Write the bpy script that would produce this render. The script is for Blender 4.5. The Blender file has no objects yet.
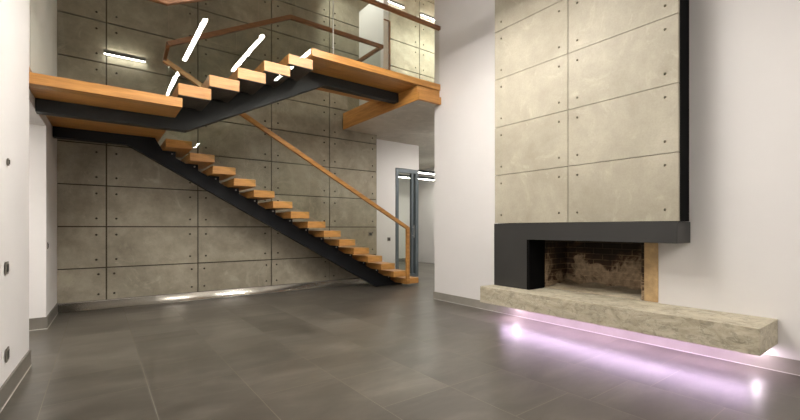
import bpy, bmesh, math, random
from mathutils import Vector, Matrix
random.seed(7)
S = bpy.context.scene
COL = S.collection

# ------------------------------------------------------------------ node helpers
def new_mat(name):
    m = bpy.data.materials.new(name); m.use_nodes = True
    nt = m.node_tree; nt.nodes.clear()
    out = nt.nodes.new('ShaderNodeOutputMaterial')
    return m, nt, out
def N(nt, t, **kw):
    n = nt.nodes.new(t)
    for k, v in kw.items():
        if k in n.inputs.keys(): n.inputs[k].default_value = v
        else: setattr(n, k, v)
    return n
def L(nt, a, ao, b, bi): nt.links.new(a.outputs[ao], b.inputs[bi])
def noise(nt, co, scale, detail=4, rough=.55, sc=(1,1,1), dist=0.0):
    mp = N(nt, 'ShaderNodeMapping'); mp.inputs['Scale'].default_value = sc
    L(nt, co, 'Object', mp, 'Vector')
    n = N(nt, 'ShaderNodeTexNoise'); n.inputs['Scale'].default_value = scale
    n.inputs['Detail'].default_value = detail; n.inputs['Roughness'].default_value = rough
    n.inputs['Distortion'].default_value = dist
    L(nt, mp, 'Vector', n, 'Vector'); return n
def ramp(nt, src, so, stops):
    r = N(nt, 'ShaderNodeValToRGB')
    e = r.color_ramp.elements
    while len(e) < len(stops): e.new(.5)
    for i, (p, c) in enumerate(stops):
        e[i].position = p
        e[i].color = (c, c, c, 1) if isinstance(c, (int, float)) else (*c, 1)
    L(nt, src, so, r, 'Fac'); return r
def mixc(nt, a, b, fac=None, t='MIX', f=1.0):
    m = N(nt, 'ShaderNodeMix', data_type='RGBA', blend_type=t)
    m.inputs[0].default_value = f
    if fac: nt.links.new(fac, m.inputs[0])
    for s, i in ((a, 6), (b, 7)):
        if isinstance(s, tuple): m.inputs[i].default_value = (*s, 1)
        else: nt.links.new(s, m.inputs[i])
    return m.outputs[2]
def bump(nt, src, bs, strength=.2, dist=.01):
    b = N(nt, 'ShaderNodeBump'); b.inputs['Strength'].default_value = strength
    b.inputs['Distance'].default_value = dist
    nt.links.new(src, b.inputs['Height']); L(nt, b, 'Normal', bs, 'Normal')
def principled(nt, out, **kw):
    b = N(nt, 'ShaderNodeBsdfPrincipled')
    for k, v in kw.items():
        k = k.replace('_', ' ')
        b.inputs[k].default_value = (*v, 1) if isinstance(v, tuple) else v
    L(nt, b, 'BSDF', out, 'Surface'); return b

def plain(name, col, rough=.5, metal=0.0, var=.06, nscale=6, bmp=.0):
    m, nt, out = new_mat(name)
    b = principled(nt, out, Roughness=rough, Metallic=metal)
    co = N(nt, 'ShaderNodeTexCoord')
    n = noise(nt, co, nscale, 5)
    lo = tuple(c*(1-var) for c in col); hi = tuple(min(1, c*(1+var)) for c in col)
    r = ramp(nt, n, 'Fac', [(.3, lo), (.7, hi)])
    L(nt, r, 'Color', b, 'Base Color')
    if bmp: 
        n2 = noise(nt, co, nscale*20, 3); bump(nt, n2.outputs['Fac'], b, bmp, .002)
    return m

def concrete(name, dark, light, stain=.35, rough=.62, obj_rand=True):
    m, nt, out = new_mat(name)
    b = principled(nt, out, Roughness=rough)
    co = N(nt, 'ShaderNodeTexCoord')
    n1 = noise(nt, co, 1.3, 6, .6, dist=.6)
    n2 = noise(nt, co, 7, 6, .65)
    n3 = noise(nt, co, 60, 3, .6)
    c1 = ramp(nt, n1, 'Fac', [(.32, dark), (.68, light)]).outputs['Color']
    c2 = mixc(nt, c1, ramp(nt, n2, 'Fac', [(.35, .62), (.62, 1.0)]).outputs['Color'], t='MULTIPLY', f=stain)
    n4 = noise(nt, co, 2.2, 8, .7, dist=2.0)
    st = ramp(nt, n4, 'Fac', [(.56, 0.0), (.66, 1.0)])
    c3 = mixc(nt, c2, tuple(min(1, x*1.18) for x in light), fac=None, f=.0)
    mm = N(nt, 'ShaderNodeMath', operation='MULTIPLY'); L(nt, st, 'Color', mm, 0); mm.inputs[1].default_value = .45
    c3 = mixc(nt, c2, tuple(min(1, x*1.15) for x in light), fac=mm.outputs[0])
    c4 = mixc(nt, c3, ramp(nt, n3, 'Fac', [(.3, .86), (.6, 1.0)]).outputs['Color'], t='MULTIPLY', f=.6)
    oi = N(nt, 'ShaderNodeObjectInfo')
    nt.links.new(c4, b.inputs['Base Color'])
    bump(nt, n2.outputs['Fac'], b, .12, .01)
    return m

def wood(name, dark, light, axis='x', rough=.38, plank=None):
    m, nt, out = new_mat(name)
    b = principled(nt, out, Roughness=rough)
    co = N(nt, 'ShaderNodeTexCoord')
    sc = {'x': (1, 14, 14), 'y': (14, 1, 14)}[axis]
    n1 = noise(nt, co, 1.6, 7, .62, sc, .4)
    n2 = noise(nt, co, 9, 4, .6, sc)
    n3 = noise(nt, co, .9, 2, .5)
    c = ramp(nt, n1, 'Fac', [(.3, dark), (.66, light)]).outputs['Color']
    c = mixc(nt, c, ramp(nt, n2, 'Fac', [(.35, .72), (.6, 1.0)]).outputs['Color'], t='MULTIPLY', f=.5)
    c = mixc(nt, c, ramp(nt, n3, 'Fac', [(.3, .8), (.7, 1.0)]).outputs['Color'], t='MULTIPLY', f=.7)
    nt.links.new(c, b.inputs['Base Color'])
    bump(nt, n2.outputs['Fac'], b, .06, .003)
    return m

def emit(name, col, strength):
    m, nt, out = new_mat(name)
    e = N(nt, 'ShaderNodeEmission'); e.inputs['Color'].default_value = (*col, 1); e.inputs['Strength'].default_value = strength
    L(nt, e, 'Emission', out, 'Surface'); return m

def glass_mat(name, tint=(.955, .97, .95)):
    m, nt, out = new_mat(name)
    tr = N(nt, 'ShaderNodeBsdfTransparent'); tr.inputs['Color'].default_value = (*tint, 1)
    gl = N(nt, 'ShaderNodeBsdfGlossy'); gl.inputs['Roughness'].default_value = .0
    lw = N(nt, 'ShaderNodeLayerWeight'); lw.inputs['Blend'].default_value = .5
    p = N(nt, 'ShaderNodeMath', operation='POWER'); L(nt, lw, 'Facing', p, 0); p.inputs[1].default_value = 5
    a = N(nt, 'ShaderNodeMath', operation='MULTIPLY_ADD'); L(nt, p, 0, a, 0); a.inputs[1].default_value = .97; a.inputs[2].default_value = .022
    mx = N(nt, 'ShaderNodeMixShader'); L(nt, a, 0, mx, 0); L(nt, tr, 0, mx, 1); L(nt, gl, 0, mx, 2)
    L(nt, mx, 0, out, 'Surface'); return m

def floor_mat():
    m, nt, out = new_mat('slate_tile')
    b = principled(nt, out, Roughness=.3)
    co = N(nt, 'ShaderNodeTexCoord')
    at = N(nt, 'ShaderNodeAttribute', attribute_name='tile')
    # shift the noise per tile
    mp = N(nt, 'ShaderNodeVectorMath', operation='MULTIPLY_ADD')
    L(nt, at, 'Color', mp, 0); mp.inputs[1].default_value = (37, 37, 37); L(nt, co, 'Object', mp, 2)
    sc = N(nt, 'ShaderNodeMapping'); sc.inputs['Scale'].default_value = (1.0, 2.3, 1); sc.inputs['Rotation'].default_value = (0, 0, .35); L(nt, mp, 0, sc, 'Vector')
    n1 = N(nt, 'ShaderNodeTexNoise'); n1.inputs['Scale'].default_value = 1.7; n1.inputs['Detail'].default_value = 8; n1.inputs['Distortion'].default_value = .5; n1.inputs['Roughness'].default_value = .62
    L(nt, sc, 0, n1, 'Vector')
    n2 = N(nt, 'ShaderNodeTexNoise'); n2.inputs['Scale'].default_value = 16; n2.inputs['Detail'].default_value = 5; L(nt, sc, 0, n2, 'Vector')
    c = ramp(nt, n1, 'Fac', [(.28, (.072, .063, .050)), (.5, (.100, .089, .072)), (.72, (.145, .13, .107))]).outputs['Color']
    sep = N(nt, 'ShaderNodeSeparateColor'); L(nt, at, 'Color', sep, 0)
    c = mixc(nt, c, ramp(nt, sep, 0, [(0, .82), (1, 1.16)]).outputs['Color'], t='MULTIPLY', f=1)
    c = mixc(nt, c, ramp(nt, n2, 'Fac', [(.3, .8), (.6, 1.0)]).outputs['Color'], t='MULTIPLY', f=.3)
    nt.links.new(c, b.inputs['Base Color'])
    r = ramp(nt, sep, 1, [(0, .29), (1, .34)]); L(nt, r, 'Color', b, 'Roughness')
    
    return m

def brick_mat():
    m, nt, out = new_mat('sooty_brick')
    b = principled(nt, out, Roughness=.85)
    co = N(nt, 'ShaderNodeTexCoord')
    sx = N(nt, 'ShaderNodeSeparateXYZ'); L(nt, co, 'Object', sx, 0)
    ad = N(nt, 'ShaderNodeMath', operation='ADD'); L(nt, sx, 'X', ad, 0); L(nt, sx, 'Y', ad, 1)
    cb = N(nt, 'ShaderNodeCombineXYZ'); L(nt, ad, 0, cb, 'X'); L(nt, sx, 'Z', cb, 'Y')
    br = N(nt, 'ShaderNodeTexBrick'); L(nt, cb, 0, br, 'Vector')
    br.inputs['Scale'].default_value = 1; br.inputs['Brick Width'].default_value = .23; br.inputs['Row Height'].default_value = .071
    br.inputs['Mortar Size'].default_value = .005; br.inputs['Mortar Smooth'].default_value = .3
    br.inputs['Color1'].default_value = (.050, .024, .012, 1); br.inputs['Color2'].default_value = (.085, .042, .02, 1)
    br.inputs['Mortar'].default_value = (.26, .18, .10, 1)
    # soot blown up the middle and sides, clean sandy fans low down
    n1 = noise(nt, co, 2.6, 8, .62, dist=1.2)
    n2 = noise(nt, co, 22, 4, .6)
    z = N(nt, 'ShaderNodeMapRange'); L(nt, sx, 'Z', z, 0); z.inputs[1].default_value = 0; z.inputs[2].default_value = .65; z.inputs[3].default_value = .26; z.inputs[4].default_value = -.16
    yy = N(nt, 'ShaderNodeMath', operation='SUBTRACT'); L(nt, sx, 'Y', yy, 0); yy.inputs[1].default_value = .03
    ab0 = N(nt, 'ShaderNodeMath', operation='ABSOLUTE'); L(nt, yy, 0, ab0, 0)
    ab1 = N(nt, 'ShaderNodeMath', operation='SUBTRACT'); L(nt, ab0, 0, ab1, 0); ab1.inputs[1].default_value = .34
    ab = N(nt, 'ShaderNodeMath', operation='ABSOLUTE'); L(nt, ab1, 0, ab, 0)
    y2 = N(nt, 'ShaderNodeMapRange'); L(nt, ab, 0, y2, 0); y2.inputs[1].default_value = 0; y2.inputs[2].default_value = .34; y2.inputs[3].default_value = .09; y2.inputs[4].default_value = -.07
    s = N(nt, 'ShaderNodeMath', operation='ADD'); L(nt, n1, 'Fac', s, 0); L(nt, z, 0, s, 1)
    s2 = N(nt, 'ShaderNodeMath', operation='ADD'); L(nt, s, 0, s2, 0); L(nt, y2, 0, s2, 1)
    fan = ramp(nt, s2, 0, [(.62, 0.0), (.70, 1.0)])
    sandy = mixc(nt, (.72, .54, .35), ramp(nt, n2, 'Fac', [(.35, .45), (.6, 1.0)]).outputs['Color'], t='MULTIPLY', f=.8)
    brs = mixc(nt, br.outputs['Color'], ramp(nt, s2, 0, [(.46, .22), (.62, 1.0)]).outputs['Color'], t='MULTIPLY', f=1)
    mm = N(nt, 'ShaderNodeMath', operation='MULTIPLY'); L(nt, fan, 'Color', mm, 0); mm.inputs[1].default_value = .62
    c = mixc(nt, brs, sandy, fac=mm.outputs[0])
    nt.links.new(c, b.inputs['Base Color'])
    inv = N(nt, 'ShaderNodeMath', operation='MULTIPLY_ADD'); L(nt, br, 'Fac', inv, 0); inv.inputs[1].default_value = -1; inv.inputs[2].default_value = 1
    bump(nt, inv.outputs[0], b, .6, .006)
    return m

def stone_mat():
    m, nt, out = new_mat('pitted_hearth_stone')
    b = principled(nt, out, Roughness=.6)
    co = N(nt, 'ShaderNodeTexCoord')
    n1 = noise(nt, co, 3.2, 8, .68, (1, 1, 2), 1.8)
    n2 = noise(nt, co, 11, 8, .75, (1, 1, 1.6), 1.2)
    c = ramp(nt, n1, 'Fac', [(.3, (.36, .31, .215)), (.68, (.58, .525, .40))]).outputs['Color']
    pit = ramp(nt, n2, 'Fac', [(.42, .22), (.50, 1.0)])
    c = mixc(nt, c, pit.outputs['Color'], t='MULTIPLY', f=.32)
    nt.links.new(c, b.inputs['Base Color'])
    bump(nt, pit.outputs['Color'], b, .35, .008)
    return m

M = {}
M['wall'] = plain('warm_white_paint', (.70, .675, .655), .6, 0, .015, 2, .04)
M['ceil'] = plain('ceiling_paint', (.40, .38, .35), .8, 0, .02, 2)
M['conc'] = concrete('wall_concrete', (.27, .236, .172), (.42, .375, .285), .55)
M['concl'] = concrete('fireplace_concrete', (.335, .30, .225), (.445, .405, .315), .25)
M['slab'] = concrete('slab_concrete', (.54, .50, .43), (.66, .62, .55), .3)
M['joint'] = plain('dark_joint', (.055, .042, .022), .8)
M['hole'] = plain('anchor_hole_concrete', (.25, .22, .16), .8)
M['oak'] = wood('oiled_oak_long', (.42, .18, .042), (.66, .325, .09), 'x')
M['oaky'] = wood('oiled_oak_across', (.42, .18, .042), (.66, .325, .09), 'y')
M['rail'] = wood('handrail_oak', (.20, .085, .035), (.32, .145, .06), 'x', .35)
M['black'] = plain('black_steel', (.009, .010, .012), .5, .0, .2, 3)
[n for n in M['black'].node_tree.nodes if n.type == 'BSDF_PRINCIPLED'][0].inputs['Specular IOR Level'].default_value = .22
M['undershade'] = plain('dark_brown_tread_shade', (.055, .038, .026), .5)  # dark brown standing in for the dim undersides of the upper treads
M['steelg'] = plain('dark_grey_spine_steel', (.020, .021, .021), .55, 0, .15, 3)
[n for n in M['steelg'].node_tree.nodes if n.type == 'BSDF_PRINCIPLED'][0].inputs['Specular IOR Level'].default_value = .3
M['casing'] = plain('black_chimney_casing', (.004, .004, .004), .7)
[n for n in M['casing'].node_tree.nodes if n.type == 'BSDF_PRINCIPLED'][0].inputs['Specular IOR Level'].default_value = .05
M['anth'] = plain('anthracite_steel', (.027, .026, .024), .5, .0, .12, 2)
M['floor'] = floor_mat()
M['grout'] = plain('grey_grout', (.26, .24, .20), .8)
M['brick'] = brick_mat()
M['stone'] = stone_mat()
M['ash'] = concrete('ashy_firebrick', (.42, .34, .22), (.74, .64, .47), .8, .9)
M['tan'] = concrete('tan_firebrick_edge', (.40, .25, .11), (.60, .42, .22), .8, .9)
M['alu'] = plain('brushed_skirting_metal', (.52, .49, .43), .27, .9, .06, 3)
M['base'] = plain('grey_skirting_stone', (.17, .155, .13), .4, 0, .12, 5)
M['baser'] = plain('pale_grey_skirting', (.27, .25, .215), .4, 0, .1, 5)
M['seam'] = plain('pale_seam', (.55, .53, .48), .4)
M['frame'] = plain('blue_grey_door_steel', (.13, .155, .17), .4, .2)
M['steel'] = plain('satin_steel', (.45, .45, .44), .28, 1.0)
M['housing'] = plain('grey_lamp_housing', (.16, .155, .14), .45, .5)
M['switch'] = plain('bronze_switch_plate', (.20, .18, .15), .4, .4)
M['switchd'] = plain('dark_switch_insert', (.03, .028, .025), .4)
M['glass'] = glass_mat('clear_stair_glass')
M['led'] = emit('lamp_diffuser', (1.0, .955, .90), 190)
M['wled'] = emit('wall_lamp_diffuser', (1.0, .97, .88), 26)
M['gled'] = emit('added_greenish_diffuser', (.97, 1.0, .88), 210)  # glow of the added gallery and far room lamps
M['cled'] = emit('added_warm_diffuser', (1.0, .96, .90), 95)  # glow of the added corridor and passage lamps
M['pink'] = emit('pink_led', (.90, .66, 1.0), 36)
M['spot'] = emit('spot_lens', (1.0, .84, .98), 150)

# ------------------------------------------------------------------ mesh helpers
ROOT = {}
def empty(name, loc, label=None, cat=None, group=None):
    o = bpy.data.objects.new(name, None); COL.objects.link(o); o.location = loc
    o.empty_display_size = .1
    if label: o['label'] = label
    if cat: o['category'] = cat
    if group: o['group'] = group
    ROOT[o.name] = Vector(loc); return o
def tag(o, label, cat, group=None):
    o['label'] = label; o['category'] = cat
    if group: o['group'] = group
    return o
def root_of(p):
    while p.parent: p = p.parent
    return p
def build(name, bm, mats, parent=None, smooth=False, bevel=0, origin=None):
    """links bm (vertices in world metres) as one mesh object"""
    off = Vector((0, 0, 0))
    if parent is not None: off = ROOT[root_of(parent).name]
    elif origin is not None: off = Vector(origin)
    bmesh.ops.recalc_face_normals(bm, faces=bm.faces)
    me = bpy.data.meshes.new(name)
    for v in bm.verts: v.co -= off
    bm.to_mesh(me); bm.free()
    for mt in (mats if isinstance(mats, list) else [mats]): me.materials.append(mt)
    if smooth:
        for p in me.polygons: p.use_smooth = True
    o = bpy.data.objects.new(name, me); COL.objects.link(o)
    if parent is not None: o.parent = parent
    elif origin is not None: o.location = off
    if parent is None: ROOT[o.name] = Vector(o.location)
    if bevel:
        b = o.modifiers.new('bevel', 'BEVEL'); b.width = bevel; b.segments = 2; b.limit_method = 'ANGLE'
    return o
def struct(o): o['kind'] = 'structure'; return o
def box(bm, x0, x1, y0, y1, z0, z1, mi=0):
    vs = [bm.verts.new((x, y, z)) for x in (x0, x1) for y in (y0, y1) for z in (z0, z1)]
    fs = []
    for q in ((0,1,3,2),(4,6,7,5),(0,4,5,1),(2,3,7,6),(0,2,6,4),(1,5,7,3)):
        f = bm.faces.new([vs[i] for i in q]); f.material_index = mi; fs.append(f)
    return fs
def boxes(*bs):
    bm = bmesh.new()
    for b in bs: box(bm, *b)
    return bm
def prism_xz(bm, pts, y0, y1):
    a = [bm.verts.new((x, y0, z)) for x, z in pts]; b = [bm.verts.new((x, y1, z)) for x, z in pts]
    bm.faces.new(a); bm.faces.new(b[::-1]); n = len(pts)
    for i in range(n): bm.faces.new((a[i], a[(i+1) % n], b[(i+1) % n], b[i]))
def prism_xy(bm, pts, z0, z1):
    a = [bm.verts.new((x, y, z0)) for x, y in pts]; b = [bm.verts.new((x, y, z1)) for x, y in pts]
    bm.faces.new(a); bm.faces.new(b[::-1]); n = len(pts)
    for i in range(n): bm.faces.new((a[i], a[(i+1) % n], b[(i+1) % n], b[i]))
def cyl(bm, p, q, r, n=16, r2=None):
    p = Vector(p); q = Vector(q); d = (q-p).normalized()
    u = d.orthogonal().normalized(); v = d.cross(u)
    r2 = r if r2 is None else r2
    a = [bm.verts.new(p + r*(math.cos(t)*u + math.sin(t)*v)) for t in [2*math.pi*i/n for i in range(n)]]
    b = [bm.verts.new(q + r2*(math.cos(t)*u + math.sin(t)*v)) for t in [2*math.pi*i/n for i in range(n)]]
    bm.faces.new(a); bm.faces.new(b[::-1])
    for i in range(n): bm.faces.new((a[i], a[(i+1) % n], b[(i+1) % n], b[i]))
def sweep(bm, pts, w, h):
    """rectangular rail w wide (horizontal) h high, mitred along pts"""
    pts = [Vector(p) for p in pts]; rings = []
    for i, p in enumerate(pts):
        d0 = (p-pts[i-1]).normalized() if i else (pts[1]-p).normalized()
        d1 = (pts[i+1]-p).normalized() if i < len(pts)-1 else d0
        t = (d0+d1).normalized()
        ref = Vector((0, 0, 1)) if abs(d0.z) < .95 or abs(d1.z) < .95 else Vector((0, 1, 0))
        s0 = d0.cross(ref)
        if s0.length < .3: s0 = d1.cross(ref)
        s0.normalize(); u0 = s0.cross(d0).normalized()
        ring = []
        for a, b in ((-1,-1),(1,-1),(1,1),(-1,1)):
            q = p + s0*a*w/2 + u0*b*h/2
            # slide along d0 onto the mitre plane
            k = (p-q).dot(t)/max(.2, d0.dot(t)); ring.append(bm.verts.new(q + d0*k))
        rings.append(ring)
    for r0, r1 in zip(rings, rings[1:]):
        for i in range(4): bm.faces.new((r0[i], r0[(i+1) % 4], r1[(i+1) % 4], r1[i]))
    bm.faces.new(rings[0]); bm.faces.new(rings[-1][::-1])

def panel(bm, org, U, W, w, h, t, holes, inset=.11, r=.015, cup=1):
    """concrete panel: org = lower corner on the front face, U along, W up, thickness t backwards; real conical anchor holes"""
    org = Vector(org); U = Vector(U); W = Vector(W); Nn = U.cross(W)     # front normal
    us = [0, w]; ws = [0, h]
    hu = [a for a in (inset, w-inset)]; hw = [a for a in (inset, h-inset)]
    R = r*1.7
    us = sorted([0, w] + [a+s*R for a in hu for s in (-1, 1)]); ws = sorted([0, h] + [a+s*R for a in hw for s in (-1, 1)])
    P = lambda a, b, d=0: bm.verts.new(org + U*a + W*b - Nn*d)
    for i in range(5):
        for j in range(5):
            hole = (i in (1, 3)) and (j in (1, 3)) and holes[(1 if i == 3 else 0) + (2 if j == 3 else 0)]
            a0, a1, b0, b1 = us[i], us[i+1], ws[j], ws[j+1]
            if not hole:
                bm.faces.new([P(a0, b0), P(a1, b0), P(a1, b1), P(a0, b1)]); continue
            ca, cb = (a0+a1)/2, (b0+b1)/2; n = 16
            A, B, C_ = [], [], []
            for k in range(n):
                th = 2*math.pi*k/n; c, s = math.cos(th), math.sin(th); m_ = max(abs(c), abs(s))
                A.append(P(ca+R*c/m_, cb+R*s/m_)); B.append(P(ca+r*c, cb+r*s)); C_.append(P(ca+r*.6*c, cb+r*.6*s, .022))
            for k in range(n):
                k2 = (k+1) % n
                bm.faces.new((A[k], A[k2], B[k2], B[k]))
                f = bm.faces.new((B[k], B[k2], C_[k2], C_[k])); f.material_index = cup
            f = bm.faces.new(C_); f.material_index = cup
    # sides and back
    c = [(0, 0), (w, 0), (w, h), (0, h)]
    for k in range(4):
        (a, b), (a2, b2) = c[k], c[(k+1) % 4]
        bm.faces.new([P(a, b), P(a, b, t), P(a2, b2, t), P(a2, b2)])
    bm.faces.new([P(0, 0, t), P(0, h, t), P(w, h, t), P(w, 0, t)])

def build_raw(name, bm, mats, parent=None):
    """like build but welds and keeps panel normals consistent"""
    bmesh.ops.remove_doubles(bm, verts=bm.verts, dist=1e-5)
    return build(name, bm, mats, parent)

H = 6.75           # ceiling height of the double-height hall
XL, YB, XR = -.46, 7.35, 4.5
YC = 5.065         # free end of the fireplace wall
ZU, ZS = 3.53, 3.20  # upper floor level, slab underside

# ------------------------------------------------------------------ floor
def make_floor():
    bm = bmesh.new()
    lay = bm.loops.layers.color.new('tile')
    x = -2.7+.0; g = .0021
    rnd = random.Random(11)
    forced = {.3: 3.13, .9: 2.87}
    xs = [.3+.6*k for k in range(-6, 15)]
    for x0 in xs:
        y = -7.4 + rnd.choice([0, .15, .3, .45])
        if abs(x0-.3) < .01: y = 3.13-10.5
        if abs(x0-.9) < .01: y = 2.87-10.2
        while y < 11.3:
            ln = rnd.choice([.6, .9, .9, .6, .3, 1.2])
            if abs(x0-.9) < .01 and y > 1.5: ln = rnd.choice([.6, .6, .9])
            vs = [bm.verts.new(p) for p in ((x0+g, y+g, 0), (x0+.6-g, y+g, 0), (x0+.6-g, y+ln-g, 0), (x0+g, y+ln-g, 0))]
            f = bm.faces.new(vs); c = (rnd.random(), rnd.random(), rnd.random(), 1)
            for l in f.loops: l[lay] = c
            y += ln
    fs = box(bm, -3.4, 9.2, -7.4, 11.6, -.2, -.0015, 1)
    return build('floor', bm, [M['floor'], M['grout']])
struct(make_floor())

# ------------------------------------------------------------------ left wall with passage
XW = lambda y: -.53+.0279*(y-4.7)     # face of the stretch beyond the near corner
bm = bmesh.new()
prism_xy(bm, [(-.472, 4.67), (-.515, 3.55), (-.83, -7.2), (-1.1, -7.2), (-.74, 4.67)], 0, H)       # near stretch
prism_xy(bm, [(XW(4.67), 4.67), (-.74, 4.67), (-.74, 6.27), (XW(6.27), 6.27)], 2.376, H)                     # over the passage
prism_xy(bm, [(XW(6.27), 6.27), (-.74, 6.27), (-.74, YB+.35), (XW(YB+.35), YB+.35)], 0, H)
struct(build('wall_left', bm, M['wall']))
bm = boxes((-3.2, -.74, 6.27, 6.45, 0, 2.6), (-3.2, -.74, 4.47, 4.65, 0, 2.6), (-3.3, -3.2, 4.47, 6.45, 0, 2.6))
struct(build('wall_passage', bm, M['wall']))
struct(build('ceiling_passage', boxes((-3.3, -.74, 4.47, 6.45, 2.6, 2.7)), M['ceil']))

# ------------------------------------------------------------------ back wall: concrete panels
XJ = [XL, .10, 1.324, 2.548, 3.723, 4.864, 6.06, 7.28, 8.5]
bm = bmesh.new(); g = .009
box(bm, XL, 4.864, YB+.03, YB+.33, 0, H, 1)
box(bm, 4.864, 8.5, YB+.03, YB+.33, ZS+.01, H, 1)
for i in range(len(XJ)-1):
    x0, x1 = XJ[i]+g, XJ[i+1]-g
    if i == 0: x0 = XJ[0]
    for k in range(0, 12):
        z0, z1 = .6*k+g, .6*(k+1)-g
        if k == 0: z0 = .0
        if z0 > H-.1: continue
        z1 = min(z1, H)
        if i >= 5 and z1 <= ZU: continue
        if i >= 5: z0 = max(z0, ZU)
        first = (i == 0)
        hh = [not first, True, not first, True]
        if k == 0: 
            panel(bm, (x0, YB, .13), (1, 0, 0), (0, 0, 1), x1-x0, z1-.13, .03, hh, inset=.085)
        elif z1-z0 > .35:
            panel(bm, (x0, YB, z0), (1, 0, 0), (0, 0, 1), x1-x0, z1-z0, .03, hh)
        else:
            box(bm, x0, x1, YB, YB+.03, z0, z1)
bmesh.ops.remove_doubles(bm, verts=bm.verts, dist=1e-5)
struct(build('wall_back', bm, [M['conc'], M['joint']]))

bm = bmesh.new(); prof = [(YB-.0005, 0), (YB-.0005, .125)]; yy_, zz_ = YB-.006, .125
prof.append((yy_, zz_))
for k in range(16):
    t_ = math.radians(8+38*(k+.5)/16); yy_ -= .125/16*math.tan(t_)*.9; zz_ -= .125/16; prof.append((yy_, max(0, zz_)))
A_ = [bm.verts.new((-.44, y, z)) for y, z in prof]; B_ = [bm.verts.new((4.86, y, z)) for y, z in prof]
bm.faces.new(A_); bm.faces.new(B_[::-1])
for k in range(len(prof)):
    f = bm.faces.new((A_[k], A_[(k+1) % len(prof)], B_[(k+1) % len(prof)], B_[k])); f.smooth = 3 <= k <= len(prof)-2
struct(build('baseboard_back', bm, M['alu']))

# ------------------------------------------------------------------ fireplace wall (with firebox opening) and right hall shell
FY0, FY1, FZ0, FZ1 = 1.83, 3.02, .43, 1.10
bm = boxes((XR, 5.2, -7.2, FY0, 0, H), (XR, 5.2, FY1, YC, 0, H), (XR, 5.2, FY0, FY1, 0, FZ0-.0), (XR, 5.2, FY0, FY1, FZ1, H), (5.05, 5.2, FY0, FY1, FZ0, FZ1))
struct(build('wall_right', bm, M['wall']))
struct(build('wall_front', boxes((-1.2, 5.2, -7.4, -7.2, 0, H)), M['wall']))
struct(build('ceiling', boxes((-1.2, 9.0, -7.4, YB+.4, H, H+.15)), M['ceil']))
# skirtings
bm = boxes((XR-.014, XR, -7.2, YC, 0, .12), (XR-.014, 5.2, YC, YC+.014, 0, .12))
struct(build('baseboard_right', bm, M['baser']))
struct(build('trim_1', boxes((XR-.0175, XR-.0142, -7.2, YC, .0, .006)), M['seam']))
bm = bmesh.new()
def skirt_left(bm, t, z0, z1):
    prism_xy(bm, [(-.472, 4.67), (-.515, 3.55), (-.83, -7.2), (-.83+t, -7.2), (-.515+t, 3.55), (-.472+t, 4.67), (-.472+t, 4.67+t), (-.7, 4.67+t), (-.7, 4.67)], z0, z1)
    prism_xy(bm, [(-2.9, 6.27), (XW(6.27), 6.27), (XW(YB), YB-.012), (XW(YB)+t, YB-.012), (XW(6.27)+t, 6.27-t), (-2.9, 6.27-t)], z0, z1)
skirt_left(bm, .012, 0, .14)
struct(build('baseboard_left', bm, M['base']))
bm = bmesh.new(); skirt_left(bm, .0145, 0.0, .009)
struct(build('trim_2', bm, M['seam']))

# ------------------------------------------------------------------ corridor and far room behind the stair
YW = 7.68
bm = boxes((4.864, 5.60, YW, YW+.14, 0, ZS), (5.60, 6.31, YW, YW+.14, 2.60, ZS), )
struct(build('wall_hall', bm, M['wall']))
struct(build('wall_far', boxes((4.0, 9.2, 11.3, 11.45, 0, ZS)), M['wall']))
struct(build('wall_hall_side', boxes((9.0, 9.15, YC, 11.45, 0, H), (4.0, 4.15, YW+.1, 11.45, 0, ZS)), M['wall']))
struct(build('wall_corridor', boxes((5.2, 9.0, 4.2, 4.35, 0, H)), M['wall']))
struct(build('baseboard_far', boxes((4.15, 9.0, 11.285, 11.3, 0, .12)), M['base']))
struct(build('baseboard_hall', boxes((4.87, 5.60, YW-.012, YW, 0, .12)), M['base']))
# upper slab (ceiling of the corridor, floor of the gallery)
bm = boxes((4.05, 4.5, 4.956, YB, ZS, 3.43), (4.5, 9.0, YC, YB, ZS, 3.43), (5.2, 9.0, 4.35, YC, ZS, 3.43), (4.0, 9.2, YB+.0, 11.45, ZS, 3.43))
struct(build('ceiling_gallery', bm, M['slab']))
bm = boxes((4.50, 9.0, YC, YB, 3.432, ZU), (4.07, 4.50, 6.10, YB, 3.432, ZU))
struct(build('floor_gallery', bm, M['oak']))
struct(build('trim_3', boxes((4.03, 4.05, 4.956, YB, ZS, 3.43), (4.03, 4.07, 6.10, YB, 3.432, ZU)), M['oaky']))
bm = boxes((4.03, 4.499, 4.90, 4.955, ZS, 3.315), (4.03, 4.499, 4.94, 4.955, 3.317, 3.43))
struct(build('trim_4', bm, M['oak'], bevel=.002))
# gallery partition with timber door lining
struct(build('wall_gallery', boxes((4.41, 4.53, 6.44, YB, ZU, 5.73)), M['wall']))
struct(build('trim_5', boxes((4.535, 4.565, 6.42, 6.60, ZU, 5.19), (4.41, 4.565, 6.42, 6.436, 5.19, 5.21)), M['rail']))

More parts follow.
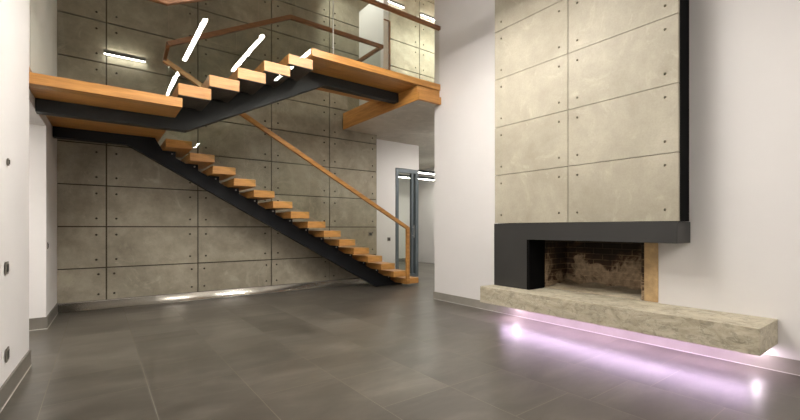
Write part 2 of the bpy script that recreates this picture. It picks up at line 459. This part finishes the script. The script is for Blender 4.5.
# glazed door at the end of the corridor
def glazed_door():
    x0, x1, y0, y1, z1 = 5.62, 6.30, YW, YW+.09, 2.59
    r = empty('door_1', (x0, y0, 0)); struct(r)
    bm = boxes((x0, x0+.08, y0, y1, 0, z1), (x1-.09, x1, y0, y1, 0, z1), (x0+.08, x1-.09, y0, y1, z1-.09, z1), (x0+.08, x1-.09, y0, y1, 0, .07))
    build('door_frame', bm, M['frame'], r, bevel=.003)
    build('door_glass', boxes((x0+.08, x1-.21, y0+.04, y0+.052, .07, z1-.09)), M['glass'], r)
    bm = boxes((x1-.21, x1-.15, y0+.01, y1-.01, .07, z1-.09))
    build('door_stile', bm, M['frame'], r, bevel=.003)
    build('side_glass', boxes((x1-.15, x1-.09, y0+.04, y0+.052, .07, z1-.09)), M['glass'], r)
    bm = bmesh.new(); cyl(bm, (x1-.18, y0-.05, .95), (x1-.18, y0-.05, 1.25), .010); cyl(bm, (x1-.18, y0-.05, 1.0), (x1-.18, y0+.012, 1.0), .006); cyl(bm, (x1-.18, y0-.05, 1.2), (x1-.18, y0+.012, 1.2), .006)
    build('door_handle', bm, M['steel'], r)
glazed_door()

# ------------------------------------------------------------------ staircase
YF, YR = 4.915, 6.08       # upper flight: front and rear edge
YLF, YLB = 6.45, 7.30      # lower flight
ZM = 2.585                 # half landing level
st = empty('staircase', (4.9, 6.87, 0), 'oak and black steel staircase with glass balustrade, turning at a half landing', 'staircase')
# landings
bm = bmesh.new(); prism_xy(bm, [(XW(YF)+.001, YF), (.733, YF), (.733, YLB+.045), (XW(YLB+.045)+.001, YLB+.045)], ZM-.10, ZM)
build('half_landing', bm, M['oak'], st, bevel=.003)
bm = bmesh.new(); prism_xy(bm, [(XW(YF)+.002, YF+.01), (XW(YF)+.022, YF+.01), (XW(7.3)+.022, 7.3), (XW(7.3)+.002, 7.3)], ZM+.001, ZM+.065)
build('landing_skirting', bm, M['oak'], st)
bm = boxes((2.237, 4.498, YF, YR+.015, 3.432, ZU))
build('top_landing', bm, M['oak'], st, bevel=.003)
# treads
def tread_bm(x, y0, y1, ztop, th): return boxes((x, x+.328, y0, y1, ztop-th, ztop))
RU, GU = .158, .3072
RL, GL = ZM/16, .3006
t0 = build('tread', tread_bm(.693, YF, YR, ZM+RU, .125), M['oak'], st, bevel=.004)
for k in range(1, 5):
    c = t0.copy(); COL.objects.link(c); c.parent = st; c.location = (GU*k, 0, RU*k)
t1 = build('tread', tread_bm(4.965, YLF, YLB, RL, .112), M['oak'], st, bevel=.004)
for k in range(1, 15):
    c = t1.copy(); COL.objects.link(c); c.parent = st; c.location = (-GL*k, 0, RL*k)
# central saw-tooth spines
w = .13
def spine_upper():
    pts = []
    zb = ZM-.10-.135
    pts.append((XW(5.5)+.004, zb)); pts.append((.86, zb))
    xe = .86 + (3.43-.15-zb)/(RU/GU); pts.append((xe, 3.43-.15)); pts.append((4.025, 3.43-.15)); pts.append((4.025, 3.428))
    pts.append((2.26, 3.428))
    for k in range(4, -1, -1):
        x = .693+GU*k; z = ZM+RU*(k+1)-.132
        pts.append((x+.26, z if k == 4 else z)); pts.append((x+.06, z))
        if k > 0:
            pass
    pts.append((.70, ZM-.102)); pts.append((XW(5.5)+.004, ZM-.102))
    bm = bmesh.new(); prism_xz(bm, pts, 5.43, 5.43+w); return bm
build('stringer', spine_upper(), M['steelg'], st, bevel=.002)
def spine_lower():
    zb = ZM-.10-.135
    pts = [(XW(6.8)+.008, zb), (.33, zb), (4.49, .003), (5.13, .003)]
    for k in range(0, 15):
        x = 4.965-GL*k; z = RL*(k+1)-.113
        pts.append((x+.17, z-.17*RL/GL if z-.17*RL/GL > .01 else .012)); pts.append((x+.17, z)); pts.append((x, z))
    pts.append((.66, ZM-.102)); pts.append((XW(6.8)+.008, ZM-.102))
    bm = bmesh.new(); prism_xz(bm, pts, 6.80, 6.80+w); return bm
build('stringer', spine_lower(), M['black'], st, bevel=.002)
# folded steel tread brackets (plates lying under each tread, on the spine)
bm = boxes((.80, .95, 5.38, 5.62, ZM+RU-.137, ZM+RU-.131))
b0 = build('tread_bracket', bm, M['black'], st)
q0 = build('tread_shade_sheet', boxes((.697, 1.017, YF+.004, YR-.004, ZM+RU-.1305, ZM+RU-.1255)), M['undershade'], st)  # added dark sheet: shade under each upper tread put in as colour
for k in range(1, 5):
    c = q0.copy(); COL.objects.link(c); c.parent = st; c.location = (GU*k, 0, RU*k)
for k in range(1, 5):
    c = b0.copy(); COL.objects.link(c); c.parent = st; c.location = (GU*k, 0, RU*k)
# bolts of lower treads
bm = bmesh.new(); cyl(bm, (4.965-GL+.12, 6.792, 2*RL-.15), (4.965-GL+.12, 6.80, 2*RL-.15), .012)
b1 = build('bolt', bm, M['steel'], st)
for k in range(1, 14):
    c = b1.copy(); COL.objects.link(c); c.parent = st; c.location = (-GL*k, 0, RL*k)

# glass, front plane of the upper flight
GZ = .955
def gpanel(pts, y, name='glass_panel'):
    bm = bmesh.new(); prism_xz(bm, pts, y, y+.010); return build(name, bm, M['glass'], st)
yg = YF+.020
zr = 3.585                       # rail centre over the half landing
sl = RU/GU
xk0, xk1 = .586, 2.42            # kinks of the front rail
zr1 = zr + (xk1-xk0)*sl*1.0
zr1 = 4.457; sl1 = (zr1-zr)/(xk1-xk0)
rt = lambda x: zr if x < xk0 else (zr1 if x > xk1 else zr+(x-xk0)*sl1)
bot = lambda x: ZM-.125 if x < .72 else (3.395 if x > 2.56 else ZM-.125+(x-.72)*(3.395-ZM+.125)/(2.56-.72))
def span(x0, x1, top, bt, y, extra=()):
    xs = sorted([x0, x1]+[e for e in extra if x0 < e < x1])
    pts = [(x, bt(x)) for x in xs]+[(x, top(x)) for x in reversed(xs)]
    return gpanel(pts, y)
kk = (xk0, xk1, .72, 2.56)
for a, b in ((XW(5)+.03, .60), (.612, 1.55), (1.562, 2.55), (2.562, 3.52), (3.532, 4.49)):
    span(a, b, lambda x: rt(x)-.012, bot, yg, kk)
bm = bmesh.new(); sweep(bm, [(XW(5)+.005, yg+.005, zr), (xk0, yg+.005, zr), (xk1, yg+.005, zr1), (4.50, yg+.005, zr1)], .055, .055)
build('handrail', bm, M['rail'], st, bevel=.004)
# rear plane of the upper flight + lower flight rail
yr = YR+.014
z0r, z1r = 3.60, 4.48; xr0, xr1 = .737, 2.41; slr = (z1r-z0r)/(xr1-xr0)
rr = lambda x: z1r if x > xr1 else z0r+(x-xr0)*slr
br_ = lambda x: ZM-.03 if x < .76 else (3.46 if x > 2.52 else ZM-.03+(x-.76)*(3.46-ZM+.03)/(2.52-.76))
for a, b in ((.745, 1.60), (1.612, 2.50), (2.512, 4.10)):
    span(a, b, lambda x: rr(x)-.012, br_, yr+.003, (xr1, .76, 2.52))
yl = YLF-.035
xl0, xl1 = .737, 4.975; zl0, zl1 = 3.49, 1.18; sll = (zl1-zl0)/(xl1-xl0)
bm = bmesh.new(); sweep(bm, [(.737, yl, zl0+.0), (.737, yl-.04, zl0+.03), (.737, yr+.04, z0r-.03), (.737, yr+.005, z0r)], .04, .05)
build('rail_connector', bm, M['rail'], st)
bm = bmesh.new(); sweep(bm, [(xr0, yr+.008, z0r), (xr1, yr+.008, z1r), (4.14, yr+.008, z1r), (4.14, YB-.005, z1r)], .05, .065)
build('handrail', bm, M['rail'], st, bevel=.004)
bm = bmesh.new(); sweep(bm, [(xl0-.01, yl, zl0+.005), (xl1, yl, zl1)], .055, .068)
build('handrail', bm, M['oak'], st, bevel=.004)
bm = boxes((xl1-.03, xl1+.04, yl-.027, yl+.027, .06, zl1+.018))
build('newel_post', bm, M['oak'], st, bevel=.004)
lr = lambda x: zl0+(x-xl0)*sll
lb = lambda x: ZM-.06 + (x-.80)*(-RL/GL)
for a, b in ((.76, 1.80), (1.812, 2.87), (2.882, 3.93), (3.942, 4.955)):
    span(a, b, lambda x: lr(x)-.015, lambda x: max(.05, lb(x)-.03), yl-.005)
# glass round the stair void on the gallery
bm = boxes((4.128, 4.138, yr+.03, YB-.01, ZU+.002, z1r-.02)); build('glass_panel', bm, M['glass'], st)
# steel end cap and clips
bm = boxes((4.494, 4.4995, yg-.025, yg+.035, zr1-.03, zr1+.03)); build('rail_cap', bm, M['steel'], st)
bm = bmesh.new(); cyl(bm, (2.556, yg-.006, 3.62), (2.556, yg+.0135, 3.62), .014)
cl = build('glass_clip', bm, M['steel'], st)
for dx, dz in ((.97, 0),):
    c = cl.copy(); COL.objects.link(c); c.parent = st; c.location = (dx, 0, dz)
bm = boxes((2.5515, 2.5605, yg, yg+.010, 3.54, zr1-.03)); build('glass_joint', bm, M['seam'], st)

# ------------------------------------------------------------------ fireplace
XF = 4.18
fp = empty('fireplace', (4.35, 2.47, .43), 'chimney breast of pale concrete panels over a black steel surround and open sooty brick firebox', 'fireplace')
rows = [1.24+.625*k for k in range(0, 9)]
yj = [1.415, 2.483, 3.52]
for k in range(len(rows)):
    z0 = rows[k]+.004; z1 = min(rows[k]+.625-.003, H-.004)
    if z1-z0 < .3: continue
    for (a, b) in ((yj[1], yj[2]), (yj[0], yj[1])):
        bm = bmesh.new()
        panel(bm, (XF, b-.004, z0), (0, -1, 0), (0, 0, 1), b-a-.008, z1-z0, .035, [1, 1, 1, 1], inset=.105, r=.012)
        build_raw('concrete_panel', bm, [M['concl'], M['hole']], fp)
bm = boxes((XF+.035, XR-.002, 1.435, 3.50, 1.242, H-.004))
build('chimney_casing', bm, M['casing'], fp, bevel=.002)
bm = bmesh.new()
# reversed-L steel surround as one folded body
ys = [(1.425, 1.04), (3.02, 1.04), (3.02, .433), (3.525, .433), (3.525, 1.238), (1.425, 1.238)]
a = [bm.verts.new((XF-.004, y, z)) for y, z in ys]; b = [bm.verts.new((XR-.002, y, z)) for y, z in ys]
bm.faces.new(a); bm.faces.new(b[::-1])
for i in range(6): bm.faces.new((a[i], a[(i+1) % 6], b[(i+1) % 6], b[i]))
build('steel_surround', bm, M['anth'], fp, bevel=.002)
bm = bmesh.new(); e = .002
box(bm, 5.0, 5.045, FY0+e, FY1-e, FZ0+e, FZ1-e)
box(bm, XR+.001, 5.0, FY1-.03, FY1-e, FZ0+e, FZ1-e)
box(bm, XR+.004, 5.0, FY0+e, FY0+.03, FZ0+e, FZ1-e)
box(bm, XR+.004, 5.0, FY0+.03, FY1-.03, FZ1-.03, FZ1-e)
build('firebox', bm, M['brick'], fp)
build('inner_plate', boxes((XF-.003, XR-.001, FY1-.036, FY1-.001, .432, 1.0385)), M['casing'], fp)
# uneven ashy firebox floor
bm = bmesh.new(); nx, ny = 26, 60; grid = []
rnd = random.Random(5)
for i in range(nx+1):
    r_ = []
    for j in range(ny+1):
        x = XR-.02 + (4.995-XR+.02)*i/nx; y = FY0+.035+(FY1-FY0-.07)*j/ny
        t = i/nx
        z = FZ0+.004+.035*t*t*(1+.5*math.sin(j*.35)) + (rnd.random()*.008 if 0 < i else 0) + .018*max(0, math.sin(i*.5+j*.22))*t
        r_.append(bm.verts.new((x, y, z)))
    grid.append(r_)
for i in range(nx):
    for j in range(ny): bm.faces.new((grid[i][j], grid[i+1][j], grid[i+1][j+1], grid[i][j+1]))
ao = build('ash_bed', bm, M['ash'], fp, smooth=True)
sd = ao.modifiers.new('solid', 'SOLIDIFY'); sd.thickness = .003; sd.offset = -1
bm = boxes((XR-.012, XR-.0005, 1.70, 1.826, .434, 1.038))
pr = build('brick_pier', bm, M['tan'], fp); pr['label'] = 'tan brick edge right of the firebox'
# sill of pale stone in front of the firebox
# ------------------------------------------------------------------ hearth
bm = bmesh.new()
XH = 3.948
nseg = 120
def hearth_profile(y):
    r = random.Random(int(y*1000)); return r.random()
box(bm, XH, XR-.003, .81, 3.565, .225, .4285)
bmesh.ops.subdivide_edges(bm, edges=[e for e in bm.edges if abs(e.verts[0].co.y-e.verts[1].co.y) > 1], cuts=140)
bmesh.ops.subdivide_edges(bm, edges=[e for e in bm.edges if abs(e.verts[0].co.z-e.verts[1].co.z) > .1], cuts=5)
from mathutils import noise as mn
for v in bm.verts:
    if v.co.x < XH+.01:
        n_ = mn.noise(Vector((v.co.x*6, v.co.y*7, v.co.z*14)))*.006 + mn.noise(Vector((v.co.y*30, v.co.z*40, 3)))*.003
        v.co.x += n_
he = empty('hearth', (4.2, 2.2, .225), 'long floating hearth slab of pitted beige stone below the firebox, glowing pink underneath', 'hearth')
build('hearth_slab', bm, M['stone'], he, bevel=.003)
# LED strip and spots fixed under the slab
ls = build('led_strip', boxes((4.24, 4.32, .95, 3.48, .213, .2245)), M['steel'], he); ls['label'] = 'pink lilac glowing strip'
build('strip_diffuser', boxes((4.245, 4.315, .955, 3.475, .2095, .2128)), M['pink'], ls)
for y in (3.36, .93):
    bm = bmesh.new(); cyl(bm, (4.42, y, .2245), (4.42, y, .20), .030, 24); sb = build('spotlight', bm, M['steel'], he)
    bm = bmesh.new(); cyl(bm, (4.42, y, .1995), (4.42, y, .197), .024, 24); build('spotlight_lens', bm, M['spot'], sb)

# ------------------------------------------------------------------ lamps
def pendant(x, y0, y1, z, lab):
    r = empty('pendant_lamp', (x, (y0+y1)/2, z), lab, 'lamp', 'linear pendant lamps over the hall')
    build('lamp_housing', boxes((x-.036, x+.036, y0, y1, z+.005, z+.065)), M['housing'], r, bevel=.003)
    build('lamp_diffuser', boxes((x-.031, x+.031, y0+.01, y1-.01, z-.004, z+.0045)), M['led'], r)
    for yy in (y0+.3, y1-.3):
        bm = bmesh.new(); cyl(bm, (x, yy, z+.065), (x, yy, H-.02), .002, 6); build('cable', bm, M['steel'], r)
        bm = bmesh.new(); cyl(bm, (x, yy, H-.02), (x, yy, H-.001), .04, 20); build('ceiling_rose', bm, M['housing'], r)
hh = 2.8; zp = 1.18+hh; YG2 = 2*yg
names = ['left', 'middle', 'right']
for i, kx in enumerate((.413, .687, .963)):
    pendant(kx*hh, YG2-2.705*hh, YG2-2.10*hh, zp, '%s one of the long white pendant lamps nearer the staircase' % names[i])
    pendant(kx*hh, YG2-4.80*hh, YG2-4.20*hh, zp, '%s one of the added long white pendant lamps in the unseen second row' % names[i])  # this row is added out of view, for more light in the hall

def wall_lamp(x0, y, z, lab, length=.52, grp='linear wall lamps'):
    r = empty('wall_lamp', (x0+length/2, y, z), lab, 'lamp')
    build('lamp_housing', boxes((x0, x0+length, y-.075, y-.04, z-.028, z+.028)), M['housing'], r, bevel=.003)
    build('mounting_plate', boxes((x0+.08, x0+length-.08, y-.04, y-.0005, z-.018, z+.018)), M['housing'], r)
    build('lamp_diffuser', boxes((x0+.008, x0+length-.008, y-.07, y-.045, z-.0345, z-.0285)), M['wled'], r)
    build('upper_diffuser', boxes((x0+.008, x0+length-.008, y-.055, y-.0405, z+.0285, z+.032)), M['wled'], r)
wall_lamp(.065, YB, 3.75, 'slim linear wall lamp glowing on the concrete panels above the half landing')
wall_lamp(5.04, YB, 6.20, 'left one of two linear wall lamps high on the gallery wall')
wall_lamp(6.05, YB, 6.20, 'right one of two linear wall lamps high on the gallery wall')
def far_lamp(x0, x1, y, z, lab, mt='wled', top=ZS):
    r = empty('ceiling_lamp', ((x0+x1)/2, y, ZS), lab, 'lamp')
    build('lamp_housing', boxes((x0, x1, y-.05, y+.05, z+.005, z+.075)), M['black'], r)
    build('lamp_diffuser', boxes((x0+.01, x1-.01, y-.045, y+.045, z-.006, z+.0045)), M[mt], r)
    for xx in (x0+.2, x1-.2):
        bm = bmesh.new(); cyl(bm, (xx, y, z+.075), (xx, y, top-.001), .004, 8); build('stem', bm, M['steel'], r)
far_lamp(5.75, 7.4, 6.3, 3.1, 'added linear lamp brightening the corridor under the gallery, unseen behind the white wall', 'cled')  # extra lamp out of sight, put in to light the white corridor wall
far_lamp(5.7, 8.0, 6.2, 6.0, 'added linear lamp brightening the gallery, unseen behind the white wall', 'gled', H)  # out-of-view lamp added to lift the gallery panels
r = empty('added_spotlight', (3.0, 6.7, H), 'unseen small spotlight added on the high ceiling to brighten the gallery partition', 'spotlight')  # fixture and beam added only to brighten the gallery partition
bm = bmesh.new(); cyl(bm, (3.0, 6.7, H-.001), (3.0, 6.7, H-.02), .05, 24); cyl(bm, (3.0, 6.7, H-.02), (3.0, 6.7, H-.10), .012, 12); build('added_spot_base', bm, M['housing'], r)
_d = Vector((1.41, .2, -1.9)).normalized(); _p = Vector((3.0, 6.7, H-.10))
bm = bmesh.new(); cyl(bm, _p-_d*.05, _p+_d*.10, .040, 24); build('added_spot_body', bm, M['housing'], r)
ld = bpy.data.lights.new('added_spot_beam', 'SPOT'); ld.energy = 150; ld.spot_size = math.radians(62); ld.spot_blend = .5; ld.shadow_soft_size = .03; ld.color = (1, 1, .9)
lo = bpy.data.objects.new('added_spot_beam', ld); COL.objects.link(lo); lo.parent = r
lo.matrix_local = Matrix.Translation(_p+_d*.13-Vector((3.0, 6.7, H))) @ _d.to_track_quat('-Z', 'Y').to_matrix().to_4x4()
far_lamp(8.35, 8.9, 8.5, 3.0, 'added unseen linear lamp brightening the room behind the glazed door from the far right', 'gled')  # unseen lamp, put in to brighten the far wall
far_lamp(6.75, 8.6, 8.7, 2.72, 'linear lamp nearer the opening in the white room behind the glazed door')
far_lamp(6.9, 8.8, 9.8, 2.72, 'linear lamp farther back in the white room behind the glazed door')

far_lamp(-2.4, -1.0, 5.0, 2.45, 'added unseen linear lamp brightening the side passage on the left', 'cled', 2.599)  # added out of view so the passage jamb comes out bright
# ------------------------------------------------------------------ switches and sockets
def plate(name, lab, cat, c, axis, w=.08, h=.08, slot='rocker'):
    x, y, z = c; r = empty(name, c, lab, cat)
    if axis == 'x':   # on a wall facing +X
        build('cover_plate', boxes((x, x+.008, y-w/2, y+w/2, z-h/2, z+h/2)), M['switch'], r, bevel=.002)
        build('insert', boxes((x+.0082, x+.012, y-w*.3, y+w*.3, z-h*.3, z+h*.3)), M['switchd'], r)
    else:
        build('cover_plate', boxes((x-w/2, x+w/2, y-.008, y, z-h/2, z+h/2)), M['switch'], r, bevel=.002)
        build('insert', boxes((x-w*.3, x+w*.3, y-.012, y-.0082, z-h*.3, z+h*.3)), M['switchd'], r)
def wx(y): return -.515 + (y-3.55)*(.055/1.10) if y > 3.55 else -.515+(y-3.55)*(.315/10.75)
def at_left(px, py):
    u = (px-400)/404.6; dx, dy, dz = .8014*u+.5982, -.598*u+.8013, (228-py)/404.6
    t = 3.0
    for _ in range(40):
        t = wx(dy*t)/dx
    return dx*t, dy*t, 1.18+dz*t
for px, py, w_, h_, nm, lab, cat in ((7.5, 162, .03, .05, 'thermostat_sensor', 'tiny dark sensor high on the near left wall', 'sensor'),
        (6, 268, .085, .085, 'light_switch', 'bronze light switch at mid height on the near left wall', 'light switch'),
        (6.5, 354.5, .09, .09, 'power_socket', 'bronze power socket just above the skirting of the near left wall', 'socket')):
    x, y, z = at_left(px, py); plate(nm, lab, cat, (x+.001, y, z), 'x', w_, h_)
plate('light_switch', 'narrow light switch on the white wall strip beside the concrete panels, past the passage', 'light switch', (XW(6.4)+.001, 6.36, .97), 'x', .05, .08)
plate('light_switch', 'bronze light switch on the last concrete panel behind the lower treads', 'light switch', (4.69, YB-.001, 1.05), 'y', .10, .085)
plate('light_switch', 'bronze light switch on the white wall left of the glazed door', 'light switch', (5.41, YW-.001, .92), 'y', .085, .085)

# ------------------------------------------------------------------ world, camera, view
w_ = bpy.data.worlds.new('night'); S.world = w_; w_.use_nodes = True
w_.node_tree.nodes['Background'].inputs[0].default_value = (.02, .022, .03, 1)
w_.node_tree.nodes['Background'].inputs[1].default_value = .3
cd = bpy.data.cameras.new('camera'); cam = bpy.data.objects.new('camera', cd); COL.objects.link(cam)
cd.sensor_width = 36; cd.lens = 404.6/800*36; cd.shift_y = 18/800; cd.clip_start = .05
cam.location = (0, 0, 1.18); cam.rotation_euler = (math.radians(90), 0, -math.atan2(.5982, .8013))
S.camera = cam
v = S.view_settings; v.view_transform = 'Standard'; v.look = 'None'; v.gamma = 1; v.use_curve_mapping = False
v.exposure = .15
